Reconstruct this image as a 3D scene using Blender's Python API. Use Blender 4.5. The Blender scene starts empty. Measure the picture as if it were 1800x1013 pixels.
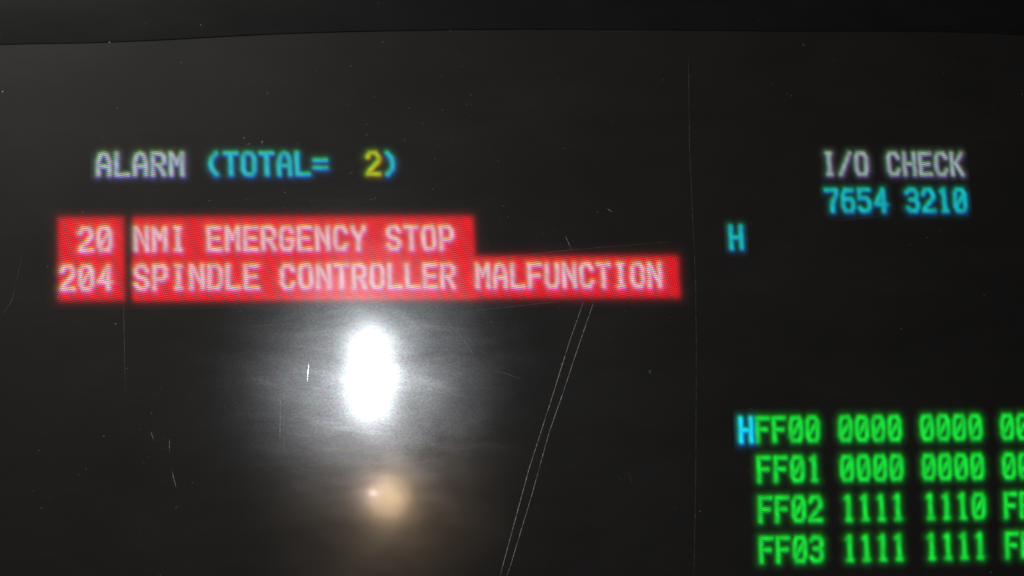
import bpy, bmesh, math, random
import numpy as np
from mathutils import Vector, Matrix

random.seed(7)
rng = np.random.default_rng(7)
MM = 0.001
S = bpy.context.scene
C = S.collection

# ------------------------------------------------------------------ camera
D = 0.264                                   # lens to cover panel, metres
cam_d = bpy.data.cameras.new("camera")
cam_d.lens = 52.0
cam_d.sensor_width = 36.0
cam_d.clip_start = 0.01
cam_d.clip_end = 20.0
cam = bpy.data.objects.new("camera", cam_d)
C.objects.link(cam)
PITCH, YAW = math.radians(2.9393), math.radians(5.3761)
cam.location = (0, -D, 0)
cam.rotation_euler = (math.radians(90) + PITCH, 0, -YAW)
S.camera = cam

# ------------------------------------------------------------------ world (dim workshop)
w = bpy.data.worlds.new("World")
S.world = w
w.use_nodes = True
w.node_tree.nodes["Background"].inputs[0].default_value = (1.0, 0.93, 0.94, 1)
w.node_tree.nodes["Background"].inputs[1].default_value = 0.022
S.view_settings.view_transform = 'Standard'
S.view_settings.look = 'None'
S.view_settings.exposure = 0
S.view_settings.gamma = 1

# ------------------------------------------------------------------ lamps
def lamp(name, loc, target, size, size_y, power, col, shape='ELLIPSE'):
    d = bpy.data.lights.new(name, 'AREA')
    d.shape = shape
    d.size = size
    d.size_y = size_y
    d.energy = power
    d.color = col
    o = bpy.data.objects.new(name, d)
    C.objects.link(o)
    o.location = loc
    v = Vector(target) - Vector(loc)
    o.rotation_euler = v.to_track_quat('-Z', 'Z').to_euler()
    return o
# phone flash beside the lens, seen mirrored in the cover
lamp("torch_light", (-0.0012, -0.290, -0.0032), (-0.0005, 0, -0.0015), 0.0060, 0.031, 0.155, (0.89, 0.94, 1.0))
# added lights, one warm and one pin-sized, placed to make two glints
lamp("warm_glint_helper", (0.0062, -0.300, -0.0505), (0.0029, 0, -0.0235), 0.015, 0.015, 0.019, (1.0, 0.69, 0.38))
lamp("pin_glint_helper", (0.0004, -0.300, -0.0487), (0.0002, 0, -0.0228), 0.0010, 0.0010, 0.0036, (1.0, 0.75, 0.80))
# added fill, up and left of the display, brightening the tube face there
lamp("upper_left_fill", (-0.14, -0.13, 0.175), (-0.02, 0, 0.03), 0.06, 0.03, 0.58, (1.0, 0.98, 0.90), 'RECTANGLE')

# ------------------------------------------------------------------ node helpers
def new_mat(name):
    m = bpy.data.materials.new(name)
    m.use_nodes = True
    nt = m.node_tree
    for n in list(nt.nodes):
        nt.nodes.remove(n)
    out = nt.nodes.new('ShaderNodeOutputMaterial')
    return m, nt, out
def N(nt, kind, **kw):
    n = nt.nodes.new(kind)
    for k, v in kw.items():
        if k.startswith('i_'):
            n.inputs[k[2:].replace('_', ' ')].default_value = v
        else:
            setattr(n, k, v)
    return n
def math_n(nt, op, a, b=None, c=None):
    n = nt.nodes.new('ShaderNodeMath')
    n.operation = op
    for i, v in enumerate((a, b, c)):
        if v is None:
            continue
        if isinstance(v, (int, float)):
            n.inputs[i].default_value = v
        else:
            nt.links.new(v, n.inputs[i])
    return n.outputs[0]
def ramp(nt, src, lo, hi, a=0.0, b=1.0):
    n = nt.nodes.new('ShaderNodeMapRange')
    n.inputs['From Min'].default_value = lo
    n.inputs['From Max'].default_value = hi
    n.inputs['To Min'].default_value = a
    n.inputs['To Max'].default_value = b
    n.clamp = True
    nt.links.new(src, n.inputs[0])
    return n.outputs[0]

# ------------------------------------------------------------------ materials
PITCH_DOT = 0.385 * MM
def phosphor(name, lit):
    m, nt, out = new_mat(name)
    L = nt.links.new
    p = N(nt, 'ShaderNodeBsdfPrincipled')
    p.inputs['Roughness'].default_value = 0.6
    p.inputs['Specular IOR Level'].default_value = 0.10
    tc = N(nt, 'ShaderNodeTexCoord')
    n = N(nt, 'ShaderNodeTexNoise', i_Scale=35.0, i_Detail=3.0)
    L(tc.outputs['Object'], n.inputs['Vector'])
    cr = N(nt, 'ShaderNodeMix', data_type='RGBA')
    L(n.outputs[0], cr.inputs[0])
    cr.inputs[6].default_value = (0.009, 0.0081, 0.0080, 1)
    cr.inputs[7].default_value = (0.0145, 0.0133, 0.0130, 1)
    L(cr.outputs[2], p.inputs['Base Color'])
    if lit:
        # triads: three hexagonal dot lattices, one per colour, a third of a pitch apart
        sep = N(nt, 'ShaderNodeSeparateXYZ')
        L(tc.outputs['Object'], sep.inputs[0])
        k = 2 * math.pi / PITCH_DOT
        at = N(nt, 'ShaderNodeAttribute', attribute_name='beam')
        sc = N(nt, 'ShaderNodeSeparateColor')
        L(at.outputs['Color'], sc.inputs[0])
        comb = N(nt, 'ShaderNodeCombineColor')
        # slow drift of the dot rows so the weave wanders as on a real mask
        wn = N(nt, 'ShaderNodeTexNoise', i_Scale=90.0, i_Detail=1.0)
        L(tc.outputs['Object'], wn.inputs['Vector'])
        drift = math_n(nt, 'MULTIPLY', wn.outputs[0], 7.0)
        for ch in range(3):
            off = ch * PITCH_DOT / 3
            tot = None
            for ang in (39, 99, 159):
                kx, kz = k * math.cos(math.radians(ang)), k * math.sin(math.radians(ang))
                v = math_n(nt, 'MULTIPLY', sep.outputs[0], kx)
                v = math_n(nt, 'MULTIPLY_ADD', sep.outputs[2], kz, v)
                v = math_n(nt, 'ADD', v, -off * kx * 1.15)
                if ang == 99:
                    v = math_n(nt, 'ADD', v, drift)
                v = math_n(nt, 'COSINE', v)
                tot = v if tot is None else math_n(nt, 'ADD', tot, v)
            mask = math_n(nt, 'MULTIPLY_ADD', tot, 0.62, 0.98)
            mask = math_n(nt, 'MAXIMUM', mask, 0.12)
            e = math_n(nt, 'MULTIPLY', mask, sc.outputs[ch])
            L(e, comb.inputs[ch])
        L(comb.outputs[0], p.inputs['Emission Color'])
        p.inputs['Emission Strength'].default_value = 1.0
    L(p.outputs[0], out.inputs[0])
    return m
M_FACE = phosphor('unlit_phosphor', False)
M_LIT = phosphor('glowing_phosphor', True)

def plastic(name, col, rough):
    m, nt, out = new_mat(name)
    L = nt.links.new
    p = N(nt, 'ShaderNodeBsdfPrincipled')
    tc = N(nt, 'ShaderNodeTexCoord')
    n = N(nt, 'ShaderNodeTexNoise', i_Scale=900.0, i_Detail=3.0)
    L(tc.outputs['Object'], n.inputs['Vector'])
    mx = N(nt, 'ShaderNodeMix', data_type='RGBA')
    L(n.outputs[0], mx.inputs[0])
    mx.inputs[6].default_value = tuple(c * 0.8 for c in col) + (1,)
    mx.inputs[7].default_value = tuple(c * 1.2 for c in col) + (1,)
    L(mx.outputs[2], p.inputs['Base Color'])
    p.inputs['Roughness'].default_value = rough
    p.inputs['Specular IOR Level'].default_value = 0.1
    b = N(nt, 'ShaderNodeBump', i_Strength=0.15, i_Distance=0.00005)
    L(n.outputs[0], b.inputs['Height'])
    L(b.outputs[0], p.inputs['Normal'])
    L(p.outputs[0], out.inputs[0])
    return m
M_BEZEL = plastic('black_bezel_plastic', (0.0025, 0.003, 0.0033), 0.6)
M_HOUSE = plastic('grey_housing_plastic', (0.06, 0.06, 0.06), 0.55)

def cover_front():
    """Hard-coated clear sheet: mirror lobe, fine anti-glare lobe, broad scuff haze, a film of dust."""
    m, nt, out = new_mat('scuffed_clear_cover')
    L = nt.links.new
    tc = N(nt, 'ShaderNodeTexCoord')
    def noise(scale, detail, stretch=None, rot=0.0, col=False, rough=0.5, dist=0.0):
        mp = N(nt, 'ShaderNodeMapping')
        mp.inputs['Scale'].default_value = stretch or (1, 1, 1)
        mp.inputs['Rotation'].default_value = (0, rot, 0)
        L(tc.outputs['Object'], mp.inputs[0])
        n = N(nt, 'ShaderNodeTexNoise', i_Scale=scale, i_Detail=detail, i_Roughness=rough, i_Distortion=dist)
        L(mp.outputs[0], n.inputs['Vector'])
        return n.outputs[1] if col else n.outputs[0]
    grain = noise(2300, 2.0, (1, 1, 1.5), 0.5)
    gcol = noise(1900, 1.0, (1, 1, 1.3), 0.5, col=True)
    wipe = noise(190, 6.0, (0.5, 1, 3.2), 0.10, rough=0.7, dist=0.2)      # horizontal wiping marks
    drag = noise(70, 5.0, (0.8, 1, 3.5), 0.75, rough=0.65, dist=1.2)      # vertical drag marks
    patch = noise(55, 4.0, (0.7, 1, 1.3), 0.3, dist=0.8)
    bump = N(nt, 'ShaderNodeBump', i_Strength=0.2, i_Distance=0.00001)
    L(grain, bump.inputs['Height'])
    tan = N(nt, 'ShaderNodeTangent', direction_type='RADIAL', axis='Y')
    def gloss(color, rough, aniso, rotn, bumped, dist='GGX'):
        g = N(nt, 'ShaderNodeBsdfAnisotropic', distribution=dist)
        g.inputs['Roughness'].default_value = rough
        g.inputs['Anisotropy'].default_value = aniso
        g.inputs['Rotation'].default_value = rotn
        if bumped:
            L(bump.outputs[0], g.inputs['Normal'])
        if isinstance(color, tuple):
            g.inputs['Color'].default_value = color
        else:
            L(color, g.inputs['Color'])
        return g.outputs[0]
    def add(a, b):
        n = N(nt, 'ShaderNodeAddShader')
        L(a, n.inputs[0]); L(b, n.inputs[1])
        return n.outputs[0]
    # factor for scuffs
    g1 = ramp(nt, grain, 0.32, 0.68, 0.86, 1.14)
    w1 = ramp(nt, wipe, 0.35, 0.75, 0.94, 1.12)
    d1 = ramp(nt, drag, 0.50, 0.72, 0.94, 1.25)
    p1 = ramp(nt, patch, 0.3, 0.7, 0.62, 1.38)
    f = math_n(nt, 'MULTIPLY', math_n(nt, 'MULTIPLY', g1, w1), math_n(nt, 'MULTIPLY', d1, p1))
    def tinted(amount, sat):
        v = N(nt, 'ShaderNodeMix', data_type='RGBA')
        v.inputs[0].default_value = sat
        v.inputs[6].default_value = (0.5, 0.5, 0.5, 1)
        L(gcol, v.inputs[7])
        vm = N(nt, 'ShaderNodeVectorMath', operation='SCALE')
        L(v.outputs[2], vm.inputs[0])
        L(math_n(nt, 'MULTIPLY', f, amount), vm.inputs['Scale'])
        return vm.outputs[0]
    tr = N(nt, 'ShaderNodeBsdfTransparent')
    tr.inputs[0].default_value = (0.95, 0.95, 0.95, 1)
    s = add(tr.outputs[0], gloss((0.004, 0.004, 0.004, 1), 0.05, 0.0, 0.0, False))
    s = add(s, gloss(tinted(0.034, 0.35), 0.112, 0.0, 0.0, False, 'BECKMANN'))
    s = add(s, gloss(tinted(0.055, 0.35), 0.210, 0.0, 0.0, False, 'BECKMANN'))
    s = add(s, gloss(tinted(0.005, 0.45), 0.36, 0.0, 0.0, False))
    df = N(nt, 'ShaderNodeBsdfDiffuse')
    vm = N(nt, 'ShaderNodeVectorMath', operation='SCALE')
    vm.inputs[0].default_value = (0.0016, 0.0015, 0.0014)
    L(f, vm.inputs['Scale'])
    L(vm.outputs[0], df.inputs[0])
    s = add(s, df.outputs[0])
    L(s, out.inputs[0])
    return m
M_COVER = cover_front()
m, nt, out = new_mat('clear_cover_edge')
tr = N(nt, 'ShaderNodeBsdfTransparent'); tr.inputs[0].default_value = (0.97, 0.975, 0.97, 1)
nt.links.new(tr.outputs[0], out.inputs[0])
M_EDGE = m
def whitish(name, base, k, rough=0.42, metal=0.35):
    m, nt, out = new_mat(name)
    L = nt.links.new
    p = N(nt, 'ShaderNodeBsdfPrincipled')
    tc = N(nt, 'ShaderNodeTexCoord')
    n = N(nt, 'ShaderNodeTexNoise', i_Scale=1400.0, i_Detail=3.0)
    L(tc.outputs['Object'], n.inputs['Vector'])
    t = N(nt, 'ShaderNodeBsdfTransparent')
    mx = N(nt, 'ShaderNodeMixShader')
    L(ramp(nt, n.outputs[0], 0.35, 0.65, k * 0.15, k), mx.inputs[0])
    L(t.outputs[0], mx.inputs[1]); L(p.outputs[0], mx.inputs[2])
    p.inputs['Base Color'].default_value = (base, base * 0.98, base * 0.95, 1)
    p.inputs['Roughness'].default_value = rough
    p.inputs['Metallic'].default_value = metal
    L(mx.outputs[0], out.inputs[0])
    return m
M_SCR = whitish('scratched_acrylic', 0.8, 0.38)
M_SCR2 = whitish('faint_scratched_acrylic', 0.8, 0.10)
M_SCR3 = whitish('deep_scratched_acrylic', 0.9, 1.0, 0.26, 0.9)
M_DUST = whitish('dust', 0.38, 0.38)

# ------------------------------------------------------------------ mesh helpers
def link(name, me, mat, parent=None, label=None, kind=None):
    o = bpy.data.objects.new(name, me)
    C.objects.link(o)
    for mm in (mat if isinstance(mat, (list, tuple)) else [mat]):
        me.materials.append(mm)
    if parent: o.parent = parent
    if label: o['label'] = label
    if kind: o['kind'] = kind
    return o
def mesh(name, verts, faces, smooth=False):
    me = bpy.data.meshes.new(name)
    me.from_pydata([tuple(v) for v in verts], [], faces)
    me.update()
    if smooth:
        me.polygons.foreach_set('use_smooth', [True] * len(me.polygons))
    return me

# tube face: convex, bulging towards the viewer; x, z in metres
CX, CZ, RAD = 0.030, -0.040, 0.9
def surf_y(x, z):
    return 0.008 + ((x - CX) ** 2 + (z - CZ) ** 2) / (2 * RAD)

# raster geometry of this tube (column, row) -> millimetres on its face
TERMS = [(0,0),(1,0),(0,1),(2,0),(1,1),(0,2),(3,0),(2,1),(1,2)]
GX = [33.816, 87.519, 1.085, -0.496, 0.06, -0.266, 1.241, -0.08, -0.005]
GZ = [2.034, 0.632, -36.317, -0.051, -0.337, -0.657, 0.059, -0.499, 0.166]
def raster(c, r):
    cc, rr = (c - 27) / 27, (r - 5) / 5
    x = sum(k * cc ** i * rr ** j for k, (i, j) in zip(GX, TERMS)) * MM
    z = sum(k * cc ** i * rr ** j for k, (i, j) in zip(GZ, TERMS)) * MM
    return x, z

# ------------------------------------------------------------------ the monitor
mon = bpy.data.objects.new('display_monitor', None)
C.objects.link(mon)
mon['label'] = 'dark colour tube monitor showing red alarm lines and green hex codes'
mon['category'] = 'monitor'

# tube face
XL, XR, ZB, ZT = -0.100, 0.165, -0.145, 0.072
nx, nz = 70, 56
vs, fs = [], []
for j in range(nz + 1):
    for i in range(nx + 1):
        x = XL + (XR - XL) * i / nx; z = ZB + (ZT - ZB) * j / nz
        vs.append((x, surf_y(x, z) + 0.00002, z))
for j in range(nz):
    for i in range(nx):
        a = j * (nx + 1) + i
        fs.append((a, a + 1, a + nx + 2, a + nx + 1))
link('screen', mesh('screen', vs, fs, True), M_FACE, mon)

# bezel: frame with a bowed opening, bevelled lip
top_edge = [(-97, 50), (-84.92, 58.95), (-69.96, 59.86), (-53.99, 60.16), (-40.2, 60.74), (-27.48, 61.53), (-14.72, 62.25), (4.52, 63.0), (31.6, 63.79), (76.32, 64.7), (130.15, 66.06), (150, 62), (159, 55)]
right = [(161, 30), (162, -40), (160, -110), (156, -132)]
bottom = [(120, -138), (30, -140), (-60, -138), (-90, -133)]
left = [(-98, -110), (-100, -40), (-99, 30)]
loop = top_edge + right + bottom + left
def smooth_loop(pts, n=6):
    P = [Vector((a, b)) for a, b in pts]; outp = []
    L_ = len(P)
    for i in range(L_):
        p0, p1, p2, p3 = P[i - 1], P[i], P[(i + 1) % L_], P[(i + 2) % L_]
        for k in range(n):
            t = k / n
            outp.append(0.5 * ((2 * p1) + (-p0 + p2) * t + (2 * p0 - 5 * p1 + 4 * p2 - p3) * t * t + (-p0 + 3 * p1 - 3 * p2 + p3) * t ** 3))
    return outp
inner = smooth_loop(loop)
cen = Vector((30, -40))
vs, fs = [], []
n = len(inner)
def ringpts(back, extra):
    for p in inner:
        q = p + (p - cen).normalized() * extra
        vs.append((q.x * MM, surf_y(q.x * MM, q.y * MM) + back, q.y * MM))
ringpts(0.0002, 0.3); ringpts(-0.00003, 0.0); ringpts(-0.00006, 0.3)
# outer rectangle ring
X0, X1, Z0, Z1 = -135, 200, -180, 105
for y in (0.0100, 0.0500):
    for p in inner:
        d = p - cen
        tx = ((X1 - cen.x) / d.x) if d.x > 0 else ((X0 - cen.x) / d.x if d.x < 0 else 1e9)
        tz = ((Z1 - cen.y) / d.y) if d.y > 0 else ((Z0 - cen.y) / d.y if d.y < 0 else 1e9)
        q = cen + d * min(tx, tz)
        vs.append((q.x * MM, y, q.y * MM))
for rr_ in range(4):
    for i in range(n):
        j = (i + 1) % n
        fs.append((rr_ * n + i, rr_ * n + j, (rr_ + 1) * n + j, (rr_ + 1) * n + i))
link('bezel', mesh('bezel', vs, fs, True), M_BEZEL, mon)

# housing behind and around
bm = bmesh.new()
def bx(bm, x0, x1, y0, y1, z0, z1, bev=0.0):
    r = bmesh.ops.create_cube(bm, size=1)
    for v in r['verts']:
        v.co = Vector(((x0 + x1) / 2 + v.co.x * (x1 - x0), (y0 + y1) / 2 + v.co.y * (y1 - y0), (z0 + z1) / 2 + v.co.z * (z1 - z0)))
    if bev:
        es = list({e for v in r['verts'] for e in v.link_edges})
        bmesh.ops.bevel(bm, geom=es, offset=bev, segments=3, affect='EDGES')
bx(bm, -0.160, -0.1352, -0.004, 0.050, -0.205, 0.130, 0.002)
bx(bm, 0.2002, 0.225, -0.004, 0.050, -0.205, 0.130, 0.002)
bx(bm, -0.1350, 0.2000, -0.004, 0.050, 0.1052, 0.130, 0.002)
bx(bm, -0.1350, 0.2000, -0.004, 0.050, -0.205, -0.1802, 0.002)
bx(bm, -0.155, 0.220, 0.0505, 0.300, -0.200, 0.125, 0.006)
me = bpy.data.meshes.new('housing'); bm.to_mesh(me); bm.free()
link('housing', me, M_HOUSE, mon)

# clear cover sheet, 2 mm thick
bm = bmesh.new()
bx(bm, -0.1348, 0.1998, 0.0, 0.002, -0.1798, 0.1048)
bm.faces.ensure_lookup_table()
bm.normal_update()
for f_ in bm.faces:
    f_.material_index = 0 if f_.normal.y < -0.9 else 1
me = bpy.data.meshes.new('cover_panel'); bm.to_mesh(me); bm.free()
cover = link('cover_panel', me, [M_COVER, M_EDGE], mon, 'scratched clear cover over the tube')

# ------------------------------------------------------------------ the writing
# stroke font, unit box, y down
G = {
'A': [[(0,1),(0,.38),(.25,.06),(.5,0),(.75,.06),(1,.38),(1,1)],[(0,.6),(1,.6)]],
'L': [[(0,0),(0,1),(1,1)]],
'R': [[(0,1),(0,0),(.7,0),(1,.14),(1,.42),(.7,.55),(0,.55)],[(.4,.55),(.75,.75),(1,1)]],
'M': [[(0,1),(0,0),(.5,.42),(1,0),(1,1)],[(.5,.42),(.5,.5)]],
'(': [[(.8,0),(.42,.25),(.3,.5),(.42,.75),(.8,1)]],
')': [[(.2,0),(.58,.25),(.7,.5),(.58,.75),(.2,1)]],
'T': [[(0,0),(1,0)],[(.5,0),(.5,1)]],
'O': [[(0,.2),(.22,0),(.78,0),(1,.2),(1,.8),(.78,1),(.22,1),(0,.8),(0,.2)]],
'=': [[(0,.34),(1,.34)],[(0,.7),(1,.7)]],
'2': [[(0,.2),(.25,0),(.75,0),(1,.2),(1,.38),(.6,.6),(.1,.88),(0,1),(1,1)]],
'0': [[(0,.2),(.22,0),(.78,0),(1,.2),(1,.8),(.78,1),(.22,1),(0,.8),(0,.2)],[(.1,.78),(.9,.22)]],
'4': [[(1,.72),(0,.68),(.35,.4),(.8,0),(.8,1)]],
'N': [[(0,1),(0,0),(1,.85),(1,1)],[(1,1),(1,0)]],
'I': [[(.5,0),(.5,1)],[(.34,0),(.66,0)],[(.34,1),(.66,1)]],
'E': [[(1,0),(0,0),(0,1),(1,1)],[(0,.5),(.8,.5)]],
'G': [[(1,.2),(.75,0),(.25,0),(0,.2),(0,.8),(.25,1),(.75,1),(1,.85),(1,.55),(.6,.55)]],
'C': [[(1,.2),(.75,0),(.25,0),(0,.2),(0,.8),(.25,1),(.75,1),(1,.8)]],
'Y': [[(0,0),(0,.1),(.5,.5),(.5,1)],[(.5,.5),(1,.1),(1,0)]],
'S': [[(1,.2),(.75,0),(.25,0),(0,.17),(0,.33),(.25,.48),(.75,.55),(1,.7),(1,.83),(.75,1),(.25,1),(0,.82)]],
'P': [[(0,1),(0,0),(.75,0),(1,.15),(1,.42),(.75,.58),(0,.58)]],
'D': [[(0,0),(0,1),(.7,1),(1,.8),(1,.2),(.7,0),(0,0)]],
'F': [[(1,0),(0,0),(0,1)],[(0,.5),(.8,.5)]],
'U': [[(0,0),(0,.8),(.25,1),(.75,1),(1,.8),(1,0)]],
'/': [[(0,1),(.15,.85),(.85,.12),(1,0)]],
'H': [[(0,0),(0,1)],[(1,0),(1,1)],[(0,.5),(1,.5)]],
'K': [[(0,0),(0,1)],[(1,0),(.35,.47),(0,.5)],[(.35,.47),(1,1)]],
'7': [[(0,.02),(1,.02),(.9,.3),(.55,.6),(.5,1)]],
'6': [[(.9,.03),(.3,0),(0,.25),(0,.8),(.22,1),(.78,1),(1,.8),(1,.6),(.78,.44),(.2,.44),(0,.55)]],
'5': [[(.95,0),(.05,0),(.05,.4),(.7,.4),(1,.58),(1,.82),(.75,1),(.25,1),(0,.88)]],
'3': [[(0,.12),(.25,0),(.75,0),(1,.16),(1,.34),(.75,.48),(.35,.48)],[(.75,.48),(1,.62),(1,.84),(.75,1),(.25,1),(0,.88)]],
'1': [[(.3,.09),(.5,0),(.52,1)],[(.38,1),(.68,1)]],
}
CW, CH = 0.61, 0.57          # centre-line width (columns) and height (rows) of a character
# intensities per colour, linear
COL = {
 'white':  (0.33, 0.42, 0.5),
 'dimwhite': (0.26, 0.34, 0.36),
 'cyan':   (0.01, 0.45, 0.57),
 'dimcyan': (0.002, 0.44, 0.5),
 'hotcyan': (0.003, 0.75, 1.0),
 'yellow': (0.42, 0.48, 0.006),
 'green':  (0.004, 0.72, 0.04),
 'redwhite': (0.05, 0.42, 0.44),
}
# text runs: (row, column, text, colour, label), in groups that share one glow field
GROUPS = [
 [(0, 2, 'ALARM', 'white', 'white heading ALARM'), (0, 8, '(TOTAL=', 'cyan', 'cyan text (TOTAL='),
  (0, 17, '2', 'yellow', 'yellow number 2'), (0, 18, ')', 'cyan', 'cyan closing bracket')],
 [(0, 44, 'I/O CHECK', 'dimwhite', 'white heading I/O CHECK'), (1, 44, '7654 3210', 'dimcyan', 'cyan digits 7654 3210')],
 [(2, 38, 'H', 'dimcyan', 'cyan letter H standing alone')],
 [(7, 38, 'H', 'hotcyan', 'bright cyan H before FF00'), (7, 39, 'FF00 0000 0000 00', 'green', 'green line FF00 0000 0000 00'),
  (8, 39, 'FF01 0000 0000 00', 'green', 'green line FF01 0000 0000 00'), (9, 39, 'FF02 1111 1110 FF', 'green', 'green line FF02 1111 1110 FF'),
  (10, 39, 'FF03 1111 1111 FF', 'green', 'green line FF03 1111 1111 FF')],
]
BARS = [
 (-0.47, 3.02, 1.43, 3.57), (3.56, 22.55, 1.43, 3.57), (3.56, 34.42, 2.5, 3.57),
]
SX, SZ = 31.0, 65.0       # approx. photograph-scale units per column / row, used as an even metric
def seg_field(U, V, glyph, c, r, wide=1.0):
    """distance from sample points to a glyph's strokes, in 0.1 mm units"""
    best = np.full(U.shape, 1e9)
    for line in G[glyph]:
        P = [((c + (x - .5) * CW) * SX, (r + (y - .5) * CH) * SZ) for x, y in line]
        for (ax, ay), (bx_, by) in zip(P[:-1], P[1:]):
            dx, dy = bx_ - ax, by - ay
            L2 = dx * dx + dy * dy + 1e-9
            t = np.clip(((U - ax) * dx + (V - ay) * dy) / L2, 0, 1)
            # horizontal smear of the beam: strokes are wider across than tall
            d = np.hypot((U - ax - t * dx) / 1.12, (V - ay - t * dy))
            best = np.minimum(best, d)
    return best
def profile(d):
    core = 1 / (1 + np.exp((np.minimum(d, 60) - 3.05) / 1.4))
    return core + 0.12 * np.exp(-(d / 9.0) ** 2)
CHR = 5.0   # misconvergence: blue lands low, green a touch high
H = 1.25    # sample step, same units
def build(runs, bars):
    cells = [(r, c, t) for r, c, t, _, _ in runs]
    c0 = min([c for _, c, _ in cells] + [b[0] for b in bars]) - 0.75
    c1 = max([c + len(t) - 1 for _, c, t in cells] + [b[1] for b in bars]) + 0.75
    r0 = min([r for r, _, _ in cells] + [b[2] for b in bars]) - 0.62
    r1 = max([r for r, _, _ in cells] + [b[3] for b in bars]) + 0.62
    if bars: r0 += 0.35; r1 -= 0.35
    u = np.arange(c0 * SX, c1 * SX, H); v = np.arange(r0 * SZ, r1 * SZ, H)
    U, V = np.meshgrid(u, v)
    glyphs = [(ch, c + i, r, gi) for gi, (r, c, t, _, _) in enumerate(runs) for i, ch in enumerate(t) if ch != ' ']
    col = np.zeros(U.shape + (3,)); amp = np.zeros(U.shape + (3,)); owner = np.zeros(U.shape, int); near = np.full(U.shape, 1e9)
    # per-channel landing error
    right = c0 > 30
    offs = [(0.6, 0.0), (-0.6, -1.0), (0.4, 1.9 if not right else 1.0)]
    for gi, (ch, c, r, ri) in enumerate(glyphs):
        ck = np.array(COL[runs[ri][3]])
        m = (np.abs(U - c * SX) < SX * 0.95) & (np.abs(V - r * SZ) < SZ * 0.62)
        for k, (ox, oz) in enumerate(offs):
            d = seg_field(U[m] - ox, V[m] - oz, ch, c, r)
            a = profile(d)
            cur = amp[..., k][m]
            amp[..., k][m] = np.maximum(cur, a)
            a = a * ck[k]
            cur = col[..., k][m]
            col[..., k][m] = np.maximum(cur, a) + 0.3 * np.minimum(cur, a) * (cur < ck.max() * 0.5)
        d = seg_field(U[m], V[m], ch, c, r)
        sub = near[m]; o = owner[m]
        up = d < sub
        sub[up] = d[up]; o[up] = gi
        near[m] = sub; owner[m] = o
    # unevenness of the beam and phosphor
    ph = 0.5 + 0.5 * np.sin(U * 0.11 + 1.3 * np.sin(V * 0.07)) * np.sin(V * 0.13 + 0.6)
    ph2 = 0.5 + 0.5 * np.sin(U * 0.31 - V * 0.22 + 1.7 * np.sin(V * 0.09 + U * 0.03))
    col *= (0.74 + 0.28 * ph + 0.22 * ph2)[..., None]
    if bars:
        B = np.zeros(U.shape + (3,))
        for k, oz in enumerate((0.0, -0.8, 1.5)):
            sd = np.full(U.shape, -1e9)
            for (a0, a1, b0, b1) in bars:
                def es(t): return 1 / (1 + np.exp(-np.clip(t, -60, 60) / 2.4))
                q = es((U - a0 * SX)) * es((a1 * SX - U)) * es(V - oz - b0 * SZ) * es(b1 * SZ - V + oz)
                B[..., k] = np.maximum(B[..., k], q) if k else (1 - (1 - B[..., k]) * (1 - q))
            # halation around the block
        hal = np.zeros(U.shape)
        for (a0, a1, b0, b1) in bars:
            dx = np.maximum(np.maximum(a0 * SX - U, U - a1 * SX), 0); dz = np.maximum(np.maximum(b0 * SZ - V, V - b1 * SZ), 0)
            hal = np.maximum(hal, np.exp(-(np.hypot(dx, dz) / 10.0) ** 1.3))
        base = np.array([0.68, 0.003, 0.011])
        bc = B * base + hal[..., None] * np.array([0.035, 0.003, 0.004])
        # blue haze settling under the white letters
        bc[..., 2] += B[..., 0] * 0.05 * amp[..., 2]
        bc *= (0.90 + 0.12 * ph + 0.08 * ph2)[..., None]
        col = bc + col
        col[..., 0] = np.maximum(col[..., 0], 0.66 * np.minimum(amp[..., 0], 1))
    lum = col.max(axis=2)
    # vertex positions on the tube face
    x, z = raster(U / SX, V / SZ)
    y = surf_y(x, z)
    ny, nx_ = U.shape
    idx = np.arange(ny * nx_).reshape(ny, nx_)
    q = np.stack([idx[:-1, :-1], idx[1:, :-1], idx[1:, 1:], idx[:-1, 1:]], -1).reshape(-1, 4)
    flat_near = near.reshape(-1); flat_l = lum.reshape(-1); flat_o = owner.reshape(-1)
    qn = flat_near[q].min(1); ql = flat_l[q].max(1); qo = flat_o[q[:, 0]]
    POS = np.stack([x, y, z], -1).reshape(-1, 3); CO = col.reshape(-1, 3)
    def sub_mesh(nm, sel):
        qq = q[sel]
        used, inv = np.unique(qq, return_inverse=True)
        inv = inv.reshape(qq.shape)
        me = bpy.data.meshes.new(nm)
        me.from_pydata(POS[used].tolist(), [], inv.tolist())
        a = me.color_attributes.new('beam', 'FLOAT_COLOR', 'POINT')
        buf = np.ones((len(used), 4), np.float32); buf[:, :3] = CO[used]
        a.data.foreach_set('color', buf.reshape(-1))
        me.polygons.foreach_set('use_smooth', [True] * len(me.polygons))
        return me
    lim = 6.2
    is_g = qn < lim
    rest = (~is_g) & (ql > 0.0013)
    run_of = np.array([g[3] for g in glyphs])
    if bars:
        uc = (U.reshape(-1)[q[:, 0]] / SX) < 3.3
        b1 = link('highlight_bar', sub_mesh('highlight_bar', rest & uc), M_LIT, mon, 'small red bar behind alarm numbers 20 and 204')
        b2 = link('highlight_bar', sub_mesh('highlight_bar', rest & ~uc), M_LIT, mon, 'long stepped red bar behind the alarm messages')
        parents = [b1, b1, b2, b2]
    else:
        parents = [link('text_line', sub_mesh('text_line', rest & (run_of[qo] == k)), M_LIT, mon, runs[k][4]) for k in range(len(runs))]
    for gi, (ch, c, r, ri) in enumerate(glyphs):
        sel = is_g & (qo == gi)
        if sel.any():
            link('character', sub_mesh('character', sel), M_LIT, parents[ri])
for grp in GROUPS:
    build(grp, [])
build([(r, c, t, 'redwhite', None) for r, c, t in [(2, 1, '20'), (3, 0, '204'), (2, 4, 'NMI EMERGENCY STOP'), (3, 4, 'SPINDLE CONTROLLER MALFUNCTION')]], BARS)

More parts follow.
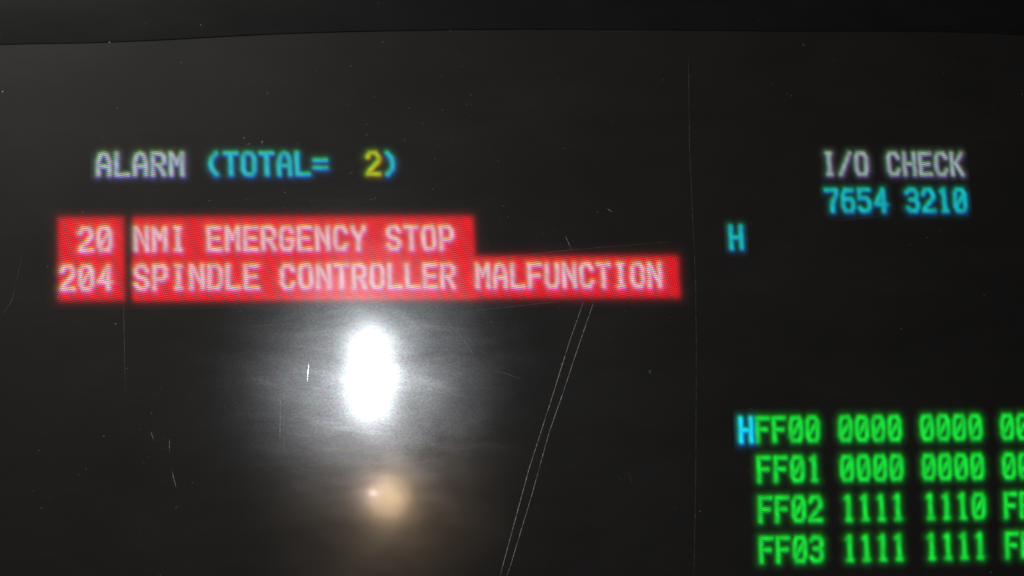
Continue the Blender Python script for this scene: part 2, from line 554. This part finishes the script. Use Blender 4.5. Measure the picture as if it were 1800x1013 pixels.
# ------------------------------------------------------------------ scratches and dust on the cover (mm on the sheet)
def scratch(pts, width, mat, label=None):
    P = []
    for (a, b) in zip(pts[:-1], pts[1:]):
        a, b = Vector(a), Vector(b)
        k = max(2, int((b - a).length / 1.2))
        for i in range(k):
            P.append(a.lerp(b, i / k))
    P.append(Vector(pts[-1]))
    vs, fs = [], []
    for i, p in enumerate(P):
        t = (P[min(i + 1, len(P) - 1)] - P[max(i - 1, 0)]).normalized()
        nrm = Vector((-t.y, t.x))
        f = min(1, 0.15 + i / 2.0, 0.15 + (len(P) - 1 - i) / 2.0) * random.uniform(0.7, 1.25)
        j = nrm * random.uniform(-.015, .015)
        for s, y in ((-1, -0.00001), (0, -0.00001 - width * 0.022 * MM), (1, -0.00001)):
            q = p + j + nrm * (s * width / 2 * f)
            vs.append((q.x * MM, y, q.y * MM))
    for i in range(len(P) - 1):
        for k in range(2):
            a = i * 3 + k
            fs.append((a, a + 1, a + 4, a + 3))
    return link('scratch', mesh('scratch', vs, fs), mat, cover, label)
SCR = [
 ([(37.82, 11.26), (35.22, 3.98), (31.6, -7.43), (27.91, -18.67), (24.84, -29.83), (22.61, -37.94)], 0.11, 0, 'left of two long parallel slanting scratches'),
 ([(39.69, 11.27), (36.77, 2.96), (34.18, -4.79), (31.6, -12.0), (28.41, -23.32), (24.84, -34.96), (23.83, -37.95)], 0.11, 0, 'right of two long parallel slanting scratches'),
 ([(57.27, 56.15), (57.37, 39.39), (58.37, 14.45), (58.38, 0.0), (58.15, -19.48), (57.72, -38.41)], 0.09, 1, 'long upright hairline scratch'),
 ([(-11.22, 0.4), (-11.4, -1.51), (-11.49, -3.31)], 0.2, 2, 'short bright scratch beside the lamp glare'),
 ([(-43.5, 11.94), (-42.99, -4.96)], 0.08, 1, None),
 ([(-35.28, -13.01), (-35.25, -15.48)], 0.13, 0, None),
 ([(-34.83, -18.26), (-34.52, -19.84), (-34.01, -21.52)], 0.13, 0, None),
 ([(-36.56, -3.48), (-37.13, -5.17)], 0.1, 1, None),
 ([(-38.52, -11.71), (-37.91, -13.49)], 0.12, 0, None),
 ([(-61.87, 13.84), (-62.59, 10.87), (-64.28, 8.29)], 0.1, 1, None),
 ([(-60.81, 19.81), (-61.87, 13.84)], 0.07, 1, None),
 ([(83.29, 26.08), (87.91, 26.65), (95.14, 27.45)], 0.09, 1, None),
 ([(45.59, -18.79), (46.2, -20.42), (46.61, -21.84)], 0.09, 1, None),
 ([(43.82, -20.2), (44.85, -20.81)], 0.09, 1, None),
 ([(34.54, 23.07), (35.77, 20.19)], 0.14, 0, None),
 ([(42.02, 28.19), (43.06, 27.48)], 0.12, 0, None),
 ([(-4.15, -12.25), (-3.04, -12.86)], 0.16, 0, None),
 ([(11.58, 8.92), (15.15, 5.58), (17.49, 2.54), (18.52, -1.01)], 0.1, 1, None),
 ([(20.96, -1.02), (23.82, -1.73), (26.89, -2.85)], 0.12, 1, None),
 ([(15.85, 9.35), (22.8, 10.08), (33.59, 11.25)], 0.08, 1, None),
 ([(-22.0, 6.61), (-15.55, 7.03), (-9.57, 7.55)], 0.08, 1, None),
 ([(-22.93, 0.0), (-20.93, -2.5), (-17.45, -3.5)], 0.1, 1, None),
 ([(-16.15, -5.01), (-16.18, -14.0)], 0.08, 0, None),
 ([(-15.45, -5.01), (-15.47, -15.99)], 0.08, 1, None),
 ([(-10.28, -5.02), (-9.93, -13.03)], 0.08, 0, None),
 ([(-9.48, -6.02), (-9.22, -15.03)], 0.06, 1, None),
 ([(20.74, 18.86), (35.15, 20.5), (53.91, 22.19)], 0.07, 1, None),
]
for pts, width, kind, lab in SCR:
    scratch(pts, width, (M_SCR, M_SCR2, M_SCR3)[kind], lab)

vs, fs = [], []
def speck(x, z, r, el=1.0, ang=0.0):
    b = len(vs); k = 6
    for i in range(k):
        t = 2 * math.pi * i / k
        rr_ = r * random.uniform(.7, 1.2)
        px, pz = rr_ * el * math.cos(t), rr_ * math.sin(t)
        vs.append(((x + px * math.cos(ang) - pz * math.sin(ang)) * MM, -0.00001, (z + px * math.sin(ang) + pz * math.cos(ang)) * MM))
    vs.append((x * MM, (-0.00001 - 0.3 * r * MM), z * MM))
    for i in range(k):
        fs.append((b + i, b + (i + 1) % k, b + k))
for i in range(520):
    x, z = random.uniform(-80, 140), random.uniform(-60, 75)
    speck(x, z, random.choice((.04, .05, .05, .06, .08, .12)), random.choice((1, 1, 1, 1.6, 2.5)), random.uniform(0, 3))
for i in range(260):      # denser dust and short nicks round the middle left
    x, z = random.gauss(6, 18), random.gauss(22, 16)
    speck(x, z, random.choice((.03, .04, .05)), random.choice((1, 2, 4, 6)), random.gauss(0.45, .3))
link('dust_specks', mesh('dust_specks', vs, fs), M_DUST, cover, kind='stuff')
